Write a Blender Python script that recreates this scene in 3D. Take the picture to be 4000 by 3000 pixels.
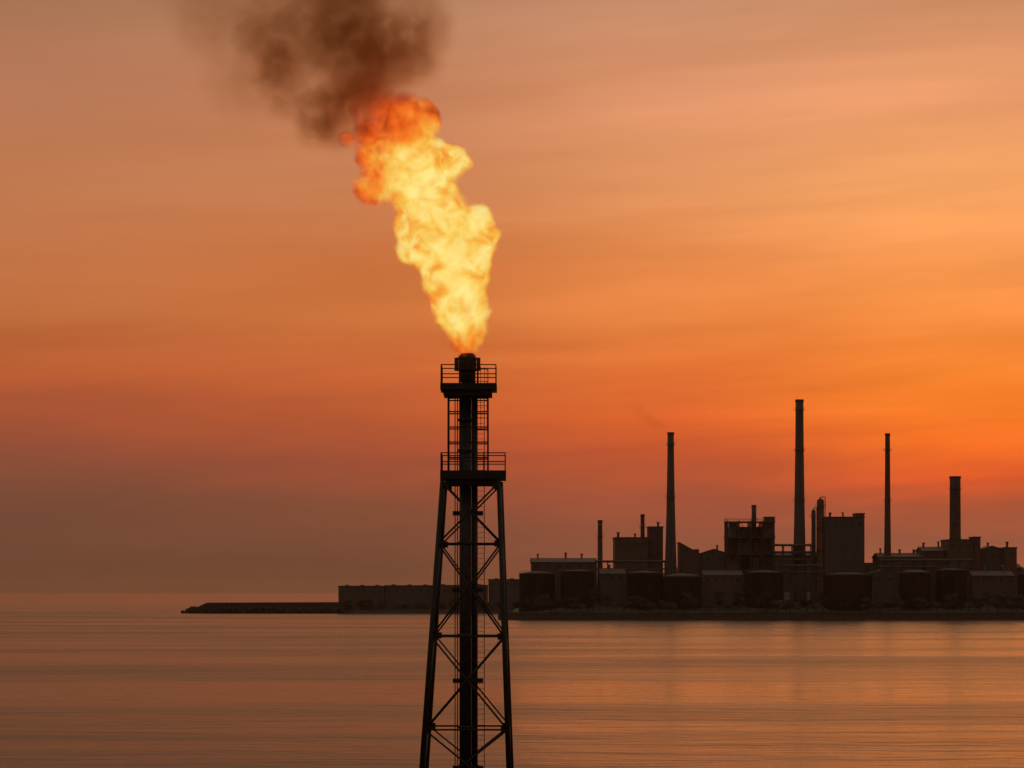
import bpy, bmesh, math, random
from mathutils import Vector, Matrix, noise

R = math.radians
random.seed(11)
C = bpy.context.scene.collection
scene = bpy.context.scene
for ob in list(bpy.data.objects):
    bpy.data.objects.remove(ob)

# ------------------------------------------------------------------ camera geometry
CAM_H = 12.0
F = 2000 / math.tan(R(10))          # focal length in photograph pixels (4000 wide)
HZ = 2311.0                          # horizon row of the photograph


def P(px, py, Y):
    return Vector(((px - 2000) / F * Y, Y, CAM_H + (HZ - py) / F * Y))


cam_d = bpy.data.cameras.new('camera')
cam = bpy.data.objects.new('camera', cam_d)
C.objects.link(cam)
cam.location = (0, 0, CAM_H)
cam.rotation_euler = (R(90), 0, 0)
cam_d.sensor_fit = 'HORIZONTAL'
cam_d.angle = R(20)
cam_d.shift_y = (HZ - 1500) / 4000
cam_d.clip_start = 0.5
cam_d.clip_end = 400000
scene.camera = cam


def lin(c):
    out = []
    for v in c:
        v /= 255.0
        out.append(v / 12.92 if v <= 0.04045 else ((v + 0.055) / 1.055) ** 2.4)
    return out


# ------------------------------------------------------------------ object helpers
class MB:
    def __init__(self):
        self.v, self.f = [], []

    def add(self, vs, fs):
        b = len(self.v)
        self.v += [Vector(p) for p in vs]
        self.f += [tuple(b + i for i in q) for q in fs]

    def box(self, c, s, rz=0.0):
        c = Vector(c)
        m = Matrix.Rotation(rz, 3, 'Z')
        vs = [c + m @ Vector((sx * s[0] / 2, sy * s[1] / 2, sz * s[2] / 2))
              for sz in (-1, 1) for sy in (-1, 1) for sx in (-1, 1)]
        self.add(vs, [(0, 2, 3, 1), (4, 5, 7, 6), (0, 1, 5, 4), (2, 6, 7, 3), (0, 4, 6, 2), (1, 3, 7, 5)])
        return self

    def tube(self, a, b, r0, r1=None, n=8, caps=True):
        a, b = Vector(a), Vector(b)
        r1 = r0 if r1 is None else r1
        d = (b - a).normalized()
        u = d.orthogonal().normalized()
        w = d.cross(u)
        vs = []
        for p, r in ((a, r0), (b, r1)):
            for k in range(n):
                t = 2 * math.pi * k / n
                vs.append(p + (u * math.cos(t) + w * math.sin(t)) * r)
        fs = [(k, (k + 1) % n, n + (k + 1) % n, n + k) for k in range(n)]
        if caps:
            fs += [tuple(range(n - 1, -1, -1)), tuple(range(n, 2 * n))]
        self.add(vs, fs)
        return self

    def path(self, pts, r, n=8):
        for a, b in zip(pts, pts[1:]):
            self.tube(a, b, r, r, n)
        return self

    def lathe(self, c, prof, n=24):
        c = Vector(c)
        vs, fs = [], []
        for r, z in prof:
            for k in range(n):
                t = 2 * math.pi * k / n
                vs.append(c + Vector((r * math.cos(t), r * math.sin(t), z)))
        for i in range(len(prof) - 1):
            for k in range(n):
                k2 = (k + 1) % n
                fs.append((i * n + k, i * n + k2, (i + 1) * n + k2, (i + 1) * n + k))
        fs.append(tuple(range(n - 1, -1, -1)))
        m = (len(prof) - 1) * n
        fs.append(tuple(m + k for k in range(n)))
        self.add(vs, fs)
        return self

    def ring(self, c, r, t, n=24):
        c = Vector(c)
        pts = [c + Vector((r * math.cos(2 * math.pi * k / n), r * math.sin(2 * math.pi * k / n), 0)) for k in range(n + 1)]
        return self.path(pts, t, 5)

    def prism(self, poly, y0, y1):
        """poly: list of (x, z)"""
        n = len(poly)
        vs = [Vector((x, y0, z)) for x, z in poly] + [Vector((x, y1, z)) for x, z in poly]
        fs = [tuple(range(n)), tuple(range(2 * n - 1, n - 1, -1))]
        fs += [(k, n + k, n + (k + 1) % n, (k + 1) % n) for k in range(n)]
        self.add(vs, fs)
        return self


def root_of(o):
    while o.parent is not None:
        o = o.parent
    return o


def tag(o, label, cat, group=None):
    o['label'] = label
    o['category'] = cat
    if group:
        o['group'] = group
    return o


def thing(name, label, cat, loc=(0, 0, 0), group=None):
    o = bpy.data.objects.new(name, None)
    C.objects.link(o)
    o.location = loc
    o.empty_display_size = 1
    return tag(o, label, cat, group)


def part(name, mb, m, parent=None, smooth=False, label=None):
    off = Vector(root_of(parent).location) if parent is not None else Vector((0, 0, 0))
    me = bpy.data.meshes.new(name)
    me.from_pydata([tuple(p - off) for p in mb.v], [], mb.f)
    me.validate()
    bm = bmesh.new()
    bm.from_mesh(me)
    bmesh.ops.recalc_face_normals(bm, faces=bm.faces)
    bm.to_mesh(me)
    bm.free()
    if smooth:
        for p in me.polygons:
            p.use_smooth = len(p.vertices) <= 4
    me.materials.append(m)
    o = bpy.data.objects.new(name, me)
    C.objects.link(o)
    o.parent = parent
    if label:
        o['label'] = label
    return o


def dup(root, loc, label=None, rz=0, sc=1.0):
    r = root.copy()
    C.objects.link(r)
    r.location = loc
    r.rotation_euler = (0, 0, rz)
    r.scale = (sc, sc, sc)
    if label:
        r['label'] = label
    for ch in root.children:
        c = ch.copy()
        C.objects.link(c)
        c.parent = r
        for g in ch.children:
            d = g.copy()
            C.objects.link(d)
            d.parent = c
    return r


# ------------------------------------------------------------------ materials
def nt_new(name):
    m = bpy.data.materials.new(name)
    m.use_nodes = True
    nt = m.node_tree
    nt.nodes.clear()
    out = nt.nodes.new('ShaderNodeOutputMaterial')
    return m, nt, out


def nd(nt, kind, **kw):
    n = nt.nodes.new(kind)
    for k, v in kw.items():
        setattr(n, k, v)
    return n


def math_n(nt, op, a, b=None, clamp=False):
    n = nt.nodes.new('ShaderNodeMath')
    n.operation = op
    n.use_clamp = clamp
    for i, v in enumerate((a, b)):
        if v is None:
            continue
        if isinstance(v, (int, float)):
            n.inputs[i].default_value = v
        else:
            nt.links.new(v, n.inputs[i])
    return n.outputs[0]


def smooth_n(nt, val, a, b):
    n = nt.nodes.new('ShaderNodeMapRange')
    n.interpolation_type = 'SMOOTHSTEP'
    n.inputs['From Min'].default_value = a
    n.inputs['From Max'].default_value = b
    nt.links.new(val, n.inputs['Value'])
    return n.outputs['Result']


def surf(name, col, rough=0.7, metal=0.0, var=0.35, scale=1.5, bump=0.2, stretch=(1, 1, 1), spec=0.4):
    m, nt, out = nt_new(name)
    b = nd(nt, 'ShaderNodeBsdfPrincipled')
    nt.links.new(b.outputs[0], out.inputs[0])
    b.inputs['Metallic'].default_value = metal
    b.inputs['Specular IOR Level'].default_value = spec
    tc = nd(nt, 'ShaderNodeTexCoord')
    mp = nd(nt, 'ShaderNodeMapping')
    mp.inputs['Scale'].default_value = stretch
    nt.links.new(tc.outputs['Object'], mp.inputs[0])
    nz = nd(nt, 'ShaderNodeTexNoise')
    nz.inputs['Scale'].default_value = scale
    nz.inputs['Detail'].default_value = 6
    nt.links.new(mp.outputs[0], nz.inputs['Vector'])
    rp = nd(nt, 'ShaderNodeValToRGB')
    rp.color_ramp.elements[0].position = 0.3
    rp.color_ramp.elements[1].position = 0.72
    rp.color_ramp.elements[0].color = [c * (1 - var) for c in col] + [1]
    rp.color_ramp.elements[1].color = [min(1, c * (1 + var)) for c in col] + [1]
    nt.links.new(nz.outputs[0], rp.inputs[0])
    nt.links.new(rp.outputs[0], b.inputs['Base Color'])
    mr = nd(nt, 'ShaderNodeMapRange')
    mr.inputs['To Min'].default_value = max(0.05, rough - 0.15)
    mr.inputs['To Max'].default_value = min(1, rough + 0.15)
    nt.links.new(nz.outputs[0], mr.inputs['Value'])
    nt.links.new(mr.outputs[0], b.inputs['Roughness'])
    if bump:
        bp = nd(nt, 'ShaderNodeBump')
        bp.inputs['Strength'].default_value = bump
        bp.inputs['Distance'].default_value = 0.05
        nt.links.new(nz.outputs[0], bp.inputs['Height'])
        nt.links.new(bp.outputs[0], b.inputs['Normal'])
    return m


M = {
    'steel': surf('sooty_steel', (0.028, 0.019, 0.017), 0.6, 0.3, 0.5, 4, 0.25),
    'pipe': surf('flare_pipe_steel', (0.04, 0.03, 0.033), 0.5, 0.4, 0.5, 3, 0.2),
    'burnt': surf('heat_stained_steel', (0.06, 0.03, 0.022), 0.7, 0.2, 0.5, 5, 0.3),
    'concrete': surf('weathered_concrete', (0.095, 0.072, 0.066), 0.85, 0, 0.3, 0.35, 0.2, (1, 1, 0.25)),
    'brick': surf('sooty_brick', (0.10, 0.055, 0.045), 0.9, 0, 0.35, 0.6, 0.3),
    'clad': surf('grey_cladding', (0.085, 0.07, 0.066), 0.7, 0.2, 0.3, 0.8, 0.2, (2, 2, 0.15)),
    'clad_brown': surf('brown_cladding', (0.10, 0.062, 0.045), 0.7, 0.1, 0.35, 0.8, 0.2, (2, 2, 0.15)),
    'roof': surf('rusty_roof_sheet', (0.065, 0.04, 0.034), 0.7, 0.1, 0.4, 0.7, 0.2),
    'tank': surf('tank_paint', (0.10, 0.08, 0.072), 0.7, 0.1, 0.25, 0.4, 0.1, (1, 1, 0.2)),
    'tank_dark': surf('dark_tank_paint', (0.085, 0.072, 0.07), 0.7, 0.1, 0.3, 0.4, 0.1, (1, 1, 0.2)),
    'plant_steel': surf('plant_steel', (0.075, 0.06, 0.056), 0.6, 0.3, 0.4, 0.8, 0.2),
    'rust': surf('rusted_plate', (0.14, 0.06, 0.035), 0.8, 0.1, 0.45, 0.9, 0.3),
    'glass': surf('dusty_glass', (0.05, 0.05, 0.055), 0.25, 0, 0.2, 1, 0.0),
    'wall': surf('wet_sea_wall', (0.075, 0.05, 0.035), 0.8, 0, 0.5, 0.5, 0.5, (1, 1, 3)),
    'rock': surf('dark_rock', (0.05, 0.03, 0.022), 0.85, 0, 0.5, 0.7, 0.6),
    'soil': surf('scrubby_soil', (0.07, 0.055, 0.04), 0.95, 0, 0.5, 0.12, 0.6),
    'leaf': surf('dark_foliage', (0.045, 0.06, 0.028), 0.8, 0, 0.5, 0.8, 0.0),
    'leaf_dry': surf('dry_foliage', (0.08, 0.07, 0.03), 0.8, 0, 0.5, 0.8, 0.0),
    'bark': surf('bark', (0.06, 0.045, 0.035), 0.9, 0, 0.4, 2, 0.4),
}

# ------------------------------------------------------------------ sky
SUN_AZ, SUN_EL = 8.6, 2.7
world = bpy.data.worlds.new('World')
scene.world = world
world.use_nodes = True
wt = world.node_tree
wt.nodes.clear()
wout = nd(wt, 'ShaderNodeOutputWorld')
bg = nd(wt, 'ShaderNodeBackground')
wt.links.new(bg.outputs[0], wout.inputs[0])
tc = nd(wt, 'ShaderNodeTexCoord')
sx = nd(wt, 'ShaderNodeSeparateXYZ')
wt.links.new(tc.outputs['Generated'], sx.inputs[0])
az = math_n(wt, 'MULTIPLY', math_n(wt, 'ARCTAN2', sx.outputs[0], sx.outputs[1]), 180 / math.pi)
el = math_n(wt, 'MULTIPLY', math_n(wt, 'ARCSINE', sx.outputs[2]), 180 / math.pi)
# cloud streaks: long in azimuth, thin in elevation, slightly tilted
cb = nd(wt, 'ShaderNodeCombineXYZ')
wt.links.new(math_n(wt, 'MULTIPLY', az, 0.085), cb.inputs[0])
wt.links.new(math_n(wt, 'ADD', math_n(wt, 'MULTIPLY', el, 0.85), math_n(wt, 'MULTIPLY', az, -0.035)), cb.inputs[1])
sn = nd(wt, 'ShaderNodeTexNoise')
sn.inputs['Scale'].default_value = 1.0
sn.inputs['Detail'].default_value = 5
sn.inputs['Roughness'].default_value = 0.55
sn.inputs['Distortion'].default_value = 0.25
wt.links.new(cb.outputs[0], sn.inputs['Vector'])
streak = math_n(wt, 'SUBTRACT', sn.outputs[0], 0.5)
# folded azimuth: 9.5 at the sun, falling off to both sides
u = math_n(wt, 'SUBTRACT', 9.5, math_n(wt, 'ABSOLUTE', math_n(wt, 'SUBTRACT', az, 9.5)))
u = math_n(wt, 'ADD', u, math_n(wt, 'MULTIPLY', streak, 3.0))
elw = math_n(wt, 'ADD', el, math_n(wt, 'MULTIPLY', streak, 1.3))
pos = math_n(wt, 'DIVIDE', math_n(wt, 'ADD', elw, 4.0), 24.0, True)


def eramp(stops):
    r = nd(wt, 'ShaderNodeValToRGB')
    r.color_ramp.interpolation = 'B_SPLINE' if False else 'LINEAR'
    els = r.color_ramp.elements
    stops = sorted(stops)
    for i, (e, c) in enumerate(stops):
        p = (e + 4) / 24
        if i < 2:
            q = els[i]
            q.position = p
        else:
            q = els.new(p)
        q.color = lin(c) + [1]
    wt.links.new(pos, r.inputs[0])
    return r.outputs[0]


rA = eramp([(-0.5, (106, 68, 49)), (0.35, (106, 68, 49)), (1.0, (114, 73, 53)), (1.8, (120, 75, 56)), (2.7, (140, 78, 56)), (3.4, (164, 82, 54)),
            (4.4, (186, 94, 52)), (5.3, (190, 107, 60)), (6.2, (196, 116, 70)), (8.0, (192, 122, 80)), (9.8, (184, 121, 89)), (11.5, (165, 116, 84)), (20, (106, 76, 62))])
rB = eramp([(-0.5, (114, 72, 52)), (0.35, (114, 72, 52)), (1.0, (126, 77, 56)), (1.8, (136, 78, 55)), (2.7, (168, 82, 54)), (3.4, (186, 90, 50)),
            (4.4, (202, 101, 54)), (5.3, (205, 115, 60)), (6.2, (208, 118, 64)), (8.0, (200, 126, 82)), (9.8, (198, 130, 92)), (11.5, (182, 128, 96)), (20, (116, 82, 64))])
rC = eramp([(-0.5, (179, 94, 62)), (0.25, (170, 92, 62)), (0.9, (149, 86, 62)), (1.8, (165, 84, 58)), (2.7, (205, 90, 48)), (3.4, (224, 100, 44)),
            (4.4, (232, 118, 52)), (5.3, (238, 135, 66)), (6.2, (240, 142, 76)), (8.0, (228, 150, 96)), (9.8, (222, 148, 106)), (11.5, (200, 141, 106)), (20, (132, 92, 70))])
rD = eramp([(-0.5, (192, 101, 66)), (0.25, (183, 99, 66)), (0.9, (157, 90, 65)), (1.6, (172, 86, 56)), (2.1, (236, 96, 44)), (2.9, (255, 118, 38)),
            (3.9, (255, 134, 44)), (4.8, (253, 140, 58)), (6.2, (252, 154, 80)), (8.0, (246, 164, 100)), (9.8, (235, 157, 108)), (11.5, (206, 142, 102)), (20, (142, 96, 70))])


def mixc(nt, f, a, b, bt='MIX'):
    n = nt.nodes.new('ShaderNodeMix')
    n.data_type = 'RGBA'
    n.blend_type = bt
    for sock, v in ((n.inputs[0], f), (n.inputs[6], a), (n.inputs[7], b)):
        if isinstance(v, (int, float)):
            sock.default_value = v
        elif isinstance(v, (list, tuple)):
            sock.default_value = list(v)[:3] + [1]
        else:
            nt.links.new(v, sock)
    return n.outputs[2]


low = mixc(wt, smooth_n(wt, u, -11, -2), rA, rB)
low = mixc(wt, smooth_n(wt, u, -3.5, 4.5), low, rC)
low = mixc(wt, smooth_n(wt, u, 3.2, 8.8), low, rD)
# away from the sun the low sky is dim
dim = nd(wt, 'ShaderNodeMapRange')
dim.inputs['From Min'].default_value = -14
dim.inputs['From Max'].default_value = -90
dim.inputs['To Min'].default_value = 1.0
dim.inputs['To Max'].default_value = 0.30
wt.links.new(u, dim.inputs['Value'])
low = mixc(wt, 1.0, low, dim.outputs[0], 'MULTIPLY')
# streak brightness
amp = math_n(wt, 'ADD', math_n(wt, 'MULTIPLY', streak, math_n(wt, 'ADD', math_n(wt, 'MULTIPLY', smooth_n(wt, u, -6, 8), 0.42), 0.22)), 1.0)
low = mixc(wt, 1.0, low, amp, 'MULTIPLY')
sky = nd(wt, 'ShaderNodeTexSky')
sky.sky_type = 'NISHITA'
sky.sun_disc = False
sky.sun_elevation = R(SUN_EL)
sky.sun_rotation = R(SUN_AZ)
sky.air_density = 2.0
sky.dust_density = 4.0
nish = mixc(wt, 1.0, sky.outputs[0], (0.42, 0.37, 0.34), 'MULTIPLY')
full = mixc(wt, smooth_n(wt, el, 13, 38), low, nish)
wt.links.new(full, bg.inputs[0])
bg.inputs[1].default_value = 1.0

sun_d = bpy.data.lights.new('sun', 'SUN')
sun = bpy.data.objects.new('sun', sun_d)
C.objects.link(sun)
sun_d.energy = 0.035
sun_d.angle = R(17)
sun_d.color = (1.0, 0.30, 0.06)
d = Vector((math.sin(R(SUN_AZ)) * math.cos(R(SUN_EL)), math.cos(R(SUN_AZ)) * math.cos(R(SUN_EL)), math.sin(R(SUN_EL))))
sun.rotation_euler = (-d).to_track_quat('-Z', 'Y').to_euler()
sun.location = (300, 1500, 200)

# ------------------------------------------------------------------ water
wm, nt, out = nt_new('evening_sea')
b = nd(nt, 'ShaderNodeBsdfPrincipled')
nt.links.new(b.outputs[0], out.inputs[0])
b.inputs['Base Color'].default_value = (0.028, 0.011, 0.005, 1)
b.inputs['Specular IOR Level'].default_value = 0.32
b.inputs['IOR'].default_value = 1.33
tcw = nd(nt, 'ShaderNodeTexCoord')


def wnoise(sc, detail, rough=0.5, dist=0.0):
    mp = nd(nt, 'ShaderNodeMapping')
    mp.inputs['Scale'].default_value = sc
    nt.links.new(tcw.outputs['Object'], mp.inputs[0])
    n = nd(nt, 'ShaderNodeTexNoise')
    n.inputs['Scale'].default_value = 1
    n.inputs['Detail'].default_value = detail
    n.inputs['Roughness'].default_value = rough
    n.inputs['Distortion'].default_value = dist
    nt.links.new(mp.outputs[0], n.inputs['Vector'])
    return n.outputs[0]


chop = wnoise((0.22, 0.45, 1), 5, 0.6, 0.4)
swell = wnoise((0.022, 0.05, 1), 3, 0.5, 0.3)
slick = wnoise((0.0045, 0.016, 1), 4, 0.55, 0.6)
mid = wnoise((0.045, 0.12, 1), 3, 0.55, 0.6)
h = math_n(nt, 'ADD', math_n(nt, 'MULTIPLY', chop, 0.55), math_n(nt, 'ADD', math_n(nt, 'MULTIPLY', swell, 2.2), math_n(nt, 'MULTIPLY', mid, 1.5)))
bp = nd(nt, 'ShaderNodeBump')
ms = nd(nt, 'ShaderNodeMapRange')
ms.inputs['From Min'].default_value = 0.36
ms.inputs['From Max'].default_value = 0.64
ms.inputs['To Min'].default_value = 0.50
ms.inputs['To Max'].default_value = 0.88
nt.links.new(slick, ms.inputs['Value'])
nt.links.new(ms.outputs[0], bp.inputs['Strength'])
bp.inputs['Distance'].default_value = 1.0
nt.links.new(h, bp.inputs['Height'])
nt.links.new(bp.outputs[0], b.inputs['Normal'])
mr = nd(nt, 'ShaderNodeMapRange')
mr.inputs['From Min'].default_value = 0.35
mr.inputs['From Max'].default_value = 0.65
mr.inputs['To Min'].default_value = 0.16
mr.inputs['To Max'].default_value = 0.30
nt.links.new(slick, mr.inputs['Value'])
# calmer water further offshore
sw_ = nd(nt, 'ShaderNodeSeparateXYZ')
nt.links.new(tcw.outputs['Object'], sw_.inputs[0])
far_r = math_n(nt, 'MULTIPLY', smooth_n(nt, sw_.outputs[1], 1500, 4500), -0.13)
nt.links.new(math_n(nt, 'ADD', mr.outputs[0], far_r), b.inputs['Roughness'])
wb = MB()
ys = [-400, 0, 200, 400, 800, 1600, 3200, 6400, 10000, 15000, 20000, 26000]
xs = [-15000, -9000, -5000, -2000, -700, -250, 0, 250, 700, 2000, 5000, 9000, 15000]
wb.add([(x, y, 0) for y in ys for x in xs],
       [(j * 13 + i, j * 13 + i + 1, (j + 1) * 13 + i + 1, (j + 1) * 13 + i) for j in range(len(ys) - 1) for i in range(12)])
water = part('water', wb, wm)
water['kind'] = 'structure'

# ------------------------------------------------------------------ land
SHORE = 1234.0


def ss(a, b, x):
    t = max(0, min(1, (x - a) / (b - a)))
    return t * t * (3 - 2 * t)


def ground_z(x, y):
    """height of the refinery shore"""
    inl = min((y - SHORE), (x + 2) * 1.3, (1720 - y) * 0.5, (560 - x) * 0.6)
    n = noise.noise(Vector((x * 0.03, y * 0.03, 1.7))) * 0.9 + noise.noise(Vector((x * 0.11, y * 0.11, 4.2))) * 0.35
    if inl < 0:
        return -1.5
    return -1.5 + 4.6 * ss(0, 6, inl) + 4.2 * ss(10, 60, inl) + 4.6 * ss(60, 150, inl) + n * ss(4, 14, inl)


gb = MB()
gx = [-14 + 4 * i for i in range(146)]
gy = [SHORE - 4 + 3 * j for j in range(28)] + [SHORE + 82 + 12 * j for j in range(36)]
gb.add([(x, y, ground_z(x, y)) for y in gy for x in gx],
       [(j * len(gx) + i, j * len(gx) + i + 1, (j + 1) * len(gx) + i + 1, (j + 1) * len(gx) + i)
        for j in range(len(gy) - 1) for i in range(len(gx) - 1)])
land = part('shore_ground', gb, M['soil'], None, True)
land['kind'] = 'structure'

# headland further out on the left
HY = 1602.0


def head_z(x, y):
    x0 = P(742, 0, HY).x
    inl = min(y - HY, (x - x0) * 1.2, (1900 - y) * 0.5)
    if inl < 0:
        return -1.5
    return -1.5 + 3.6 * ss(0, 9, inl) + 1.6 * ss(12, 70, inl) + 0.5 * noise.noise(Vector((x * 0.04, y * 0.04, 8))) * ss(3, 12, inl)


hb = MB()
hx0 = P(742, 0, HY).x - 6
hx = [hx0 + 5 * i for i in range(64)]
hy = [HY - 3 + 3 * j for j in range(14)] + [HY + 45 + 15 * j for j in range(19)]
hb.add([(x, y, head_z(x, y)) for y in hy for x in hx],
       [(j * len(hx) + i, j * len(hx) + i + 1, (j + 1) * len(hx) + i + 1, (j + 1) * len(hx) + i)
        for j in range(len(hy) - 1) for i in range(len(hx) - 1)])
head = part('headland', hb, M['soil'], None, True)
head['kind'] = 'structure'

# ------------------------------------------------------------------ flare tower
TY = 167.0
tm = TY / F
base = P(1826, 3126, TY)
base.z = 0
tower = thing('flare_tower', 'black lattice flare tower rising from the water with a burning tip', 'flare tower', base)


def xl(py):
    return 1727 - 0.072 * (py - 1890)


def xr(py):
    return 1948 + 0.036 * (py - 1890)


def corner(py, sx_, sy_):
    half = (xr(py) - xl(py)) / 2 * tm
    p = P(xr(py) if sx_ > 0 else xl(py), py, TY - half)
    p.z = P(0, py, TY).z
    p.y += half + sy_ * half
    p.x += (sy_ + 1) * 0.06
    return p


def vert0(px, py, dx):
    p = P(px, py, TY)
    return p + Vector((-dx, 0.45, 0))


for sy_ in (-1, 1):
    for sx_ in (-1, 1):
        part('leg', MB().tube(corner(1878, sx_, sy_), corner(3260, sx_, sy_), 0.125, 0.16, 10), M['steel'], tower, True)
levels = [1890, 2125, 2484, 2843, 3110]
faces = [((-1, -1), (1, -1)), ((-1, 1), (1, 1)), ((-1, -1), (-1, 1)), ((1, -1), (1, 1))]
for i in range(len(levels) - 1):
    a, c = levels[i], levels[i + 1]
    for (p, q) in faces:
        back = p[1] + q[1] > 0
        rr = 0.06 if not back else 0.05
        part('cross_brace', MB().tube(corner(a, *p), corner(c, *q), rr, rr, 6), M['steel'], tower, True)
        part('cross_brace', MB().tube(corner(a, *q), corner(c, *p), rr, rr, 6), M['steel'], tower, True)
for py in levels[1:]:
    for (p, q) in faces:
        part('horizontal_beam', MB().tube(corner(py, *p), corner(py, *q), 0.055, 0.055, 6), M['steel'], tower, True)

for py in levels[:-1]:
    for sy_ in (-1, 1):
        for sx_ in (-1, 1):
            q = corner(py + (8 if py == 1890 else 0), sx_, sy_)
            part('gusset_plate', MB().box(q + Vector((-sx_ * 0.2, 0, 0)), (0.36, 0.05, 0.36)), M['steel'], tower)
for k, (py0, py1, x_) in enumerate(((1540, 3160, 0.42), (1540, 3160, 0.56))):
    part('cable_conduit', MB().path([vert0(1815, py0, x_), vert0(1815, py1, x_)], 0.03, 6), M['steel'], tower, True)
# pipes running up the middle
RX, GX = 1818, 1857
tip_py = 1381


def vert(px, py, dy=0.0):
    p = P(px, py, TY)
    p.y += dy
    return p


part('riser_pipe', MB().tube(vert(RX, 3240), vert(RX, 1500), 0.35, 0.35, 20), M['pipe'], tower, True)
gp = MB().tube(vert(GX, 3240, 0.1), vert(GX, 1520, 0.1), 0.115, 0.115, 14)
part('gas_pipe', gp, M['pipe'], tower, True)
part('pilot_pipe', MB().tube(vert(1847, 3240, 0.3), vert(1847, 1480, 0.3), 0.08, 0.08, 10), M['pipe'], tower, True)
part('pilot_pipe', MB().tube(vert(1797, 1880, -0.15), vert(1797, 1480, -0.15), 0.05, 0.05, 8), M['pipe'], tower, True)
# pipe couplings / guide brackets
for py in (2005, 2305, 2659, 3000):
    g = MB()
    c = vert(1828, py)
    g.box(c + Vector((0, 0, 0)), (1.75 if py != 2005 else 1.75, 0.09, 0.26))
    g.box(c + Vector((0, 0, 0)), (0.09, 1.6, 0.2))
    part('guide_bracket', g, M['steel'], tower)
for py in (1640, 1760, 2120, 2480, 2840):
    g = MB().tube(vert(RX, py + 5), vert(RX, py - 5), 0.43, 0.43, 20)
    part('pipe_flange', g, M['pipe'], tower, True)

# flare tip and wind shield
zt = vert(1826, tip_py).z
c0 = vert(1826, tip_py)
c0.z = 0
tipmb = MB().lathe(c0, [(0.30, zt - 1.75), (0.46, zt - 1.5), (0.46, zt - 0.55), (0.40, zt - 0.40), (0.40, zt - 0.02), (0.33, zt), (0.31, zt - 0.5)], 24)
part('flare_tip', tipmb, M['burnt'], tower, True)
ws = MB()
for k in range(12):
    t = 2 * math.pi * k / 12
    ct = c0 + Vector((0.72 * math.cos(t), 0.72 * math.sin(t), zt - 0.62))
    ws.box(ct, (0.05, 0.30, 0.72), t)
ws.ring(c0 + Vector((0, 0, zt - 0.30)), 0.72, 0.035, 16)
ws.ring(c0 + Vector((0, 0, zt - 0.95)), 0.74, 0.035, 16)
part('wind_shield', ws, M['burnt'], tower)
for k in range(3):
    t = 0.6 + 2 * math.pi * k / 3
    e = c0 + Vector((0.50 * math.cos(t), 0.50 * math.sin(t), 0))
    part('pilot_burner', MB().tube(e + Vector((0, 0, zt - 1.8)), e + Vector((0, 0, zt - 0.08)), 0.045, 0.06, 8), M['burnt'], tower, True)


def rail_rect(x0, x1, y0, y1, z, hgt, posts, r=0.032, skip=()):
    m = MB()
    cs = [(x0, y0), (x1, y0), (x1, y1), (x0, y1)]
    for i in range(4):
        if i in skip:
            continue
        a, c = cs[i], cs[(i + 1) % 4]
        for f in (0.5, 1.0):
            m.tube((a[0], a[1], z + hgt * f), (c[0], c[1], z + hgt * f), r, r, 5)
        for k in range(posts + 1):
            t = k / posts
            x, y = a[0] + (c[0] - a[0]) * t, a[1] + (c[1] - a[1]) * t
            m.tube((x, y, z), (x, y, z + hgt), r, r, 5)
    return m


def platform(px0, px1, py0, py1, dep, brk, rail_h, label):
    a, c = P(px0, py0, TY), P(px1, py1, TY)
    m = MB().box(((a.x + c.x) / 2, TY, (a.z + c.z) / 2), (c.x - a.x, dep, a.z - c.z))
    dk = part('platform', m, M['steel'], tower, False, label)
    part('railing', rail_rect(a.x + .05, c.x - .05, TY - dep / 2 + .05, TY + dep / 2 - .05, a.z, rail_h, 3), M['steel'], dk, True)
    k = MB()
    for yy in (-dep * 0.4, 0, dep * 0.4):
        zc = c.z - 0.16
        k.box(((a.x + c.x) / 2 - 0.05, TY + yy, zc), ((c.x - a.x) * brk, 0.14, 0.32))
    part('support_bracket', k, M['steel'], dk)
    return a, c


platform(1722, 1941, 1503, 1528, 3.0, 0.86, 1.05, 'narrow upper platform just below the flare tip')
platform(1722, 1977, 1842, 1875, 3.5, 0.82, 1.0, 'wide lower platform overhanging on the right')
# slim posts, ring and caged ladder between the platforms
for px in (1752, 1906):
    for yy in (-1.0, 1.0):
        part('support_post', MB().tube(vert(px, 1530, yy), vert(px, 1843, yy), 0.045, 0.045, 6), M['steel'], tower, True)
for py in (1560, 1612, 1672, 1730, 1790):
    a = vert(1752, py)
    c = vert(1906, py)
    m = MB()
    for yy in (-1.0, 1.0):
        m.tube((a.x, TY + yy, a.z), (c.x, TY + yy, a.z), 0.04, 0.04, 5)
    for xx in (a.x, c.x):
        m.tube((xx, TY - 1, a.z), (xx, TY + 1, a.z), 0.04, 0.04, 5)
    part('tie_frame', m, M['steel'], tower, True)
ld = MB()
zl0, zl1 = vert(0, 3180).z, vert(0, 1503).z
lx = vert(1878, 0).x
ld.tube((lx - .2, TY + .55, zl0), (lx - .2, TY + .55, zl1), 0.022, 0.022, 5)
ld.tube((lx + .2, TY + .55, zl0), (lx + .2, TY + .55, zl1), 0.022, 0.022, 5)
z = zl0
while z < zl1:
    ld.tube((lx - .2, TY + .55, z), (lx + .2, TY + .55, z), 0.014, 0.014, 4)
    z += 0.3
part('ladder', ld, M['steel'], tower)
cg = MB()
for k in range(7):
    t = math.pi * k / 6
    dx, dy = 0.42 * math.cos(t), -0.75 * math.sin(t)
    cg.tube((lx + dx, TY + .5 + dy, vert(0, 1830).z + 2.2), (lx + dx, TY + .5 + dy, zl1 + 1.0), 0.022, 0.022, 4)
z = vert(0, 1830).z + 2.2
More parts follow.
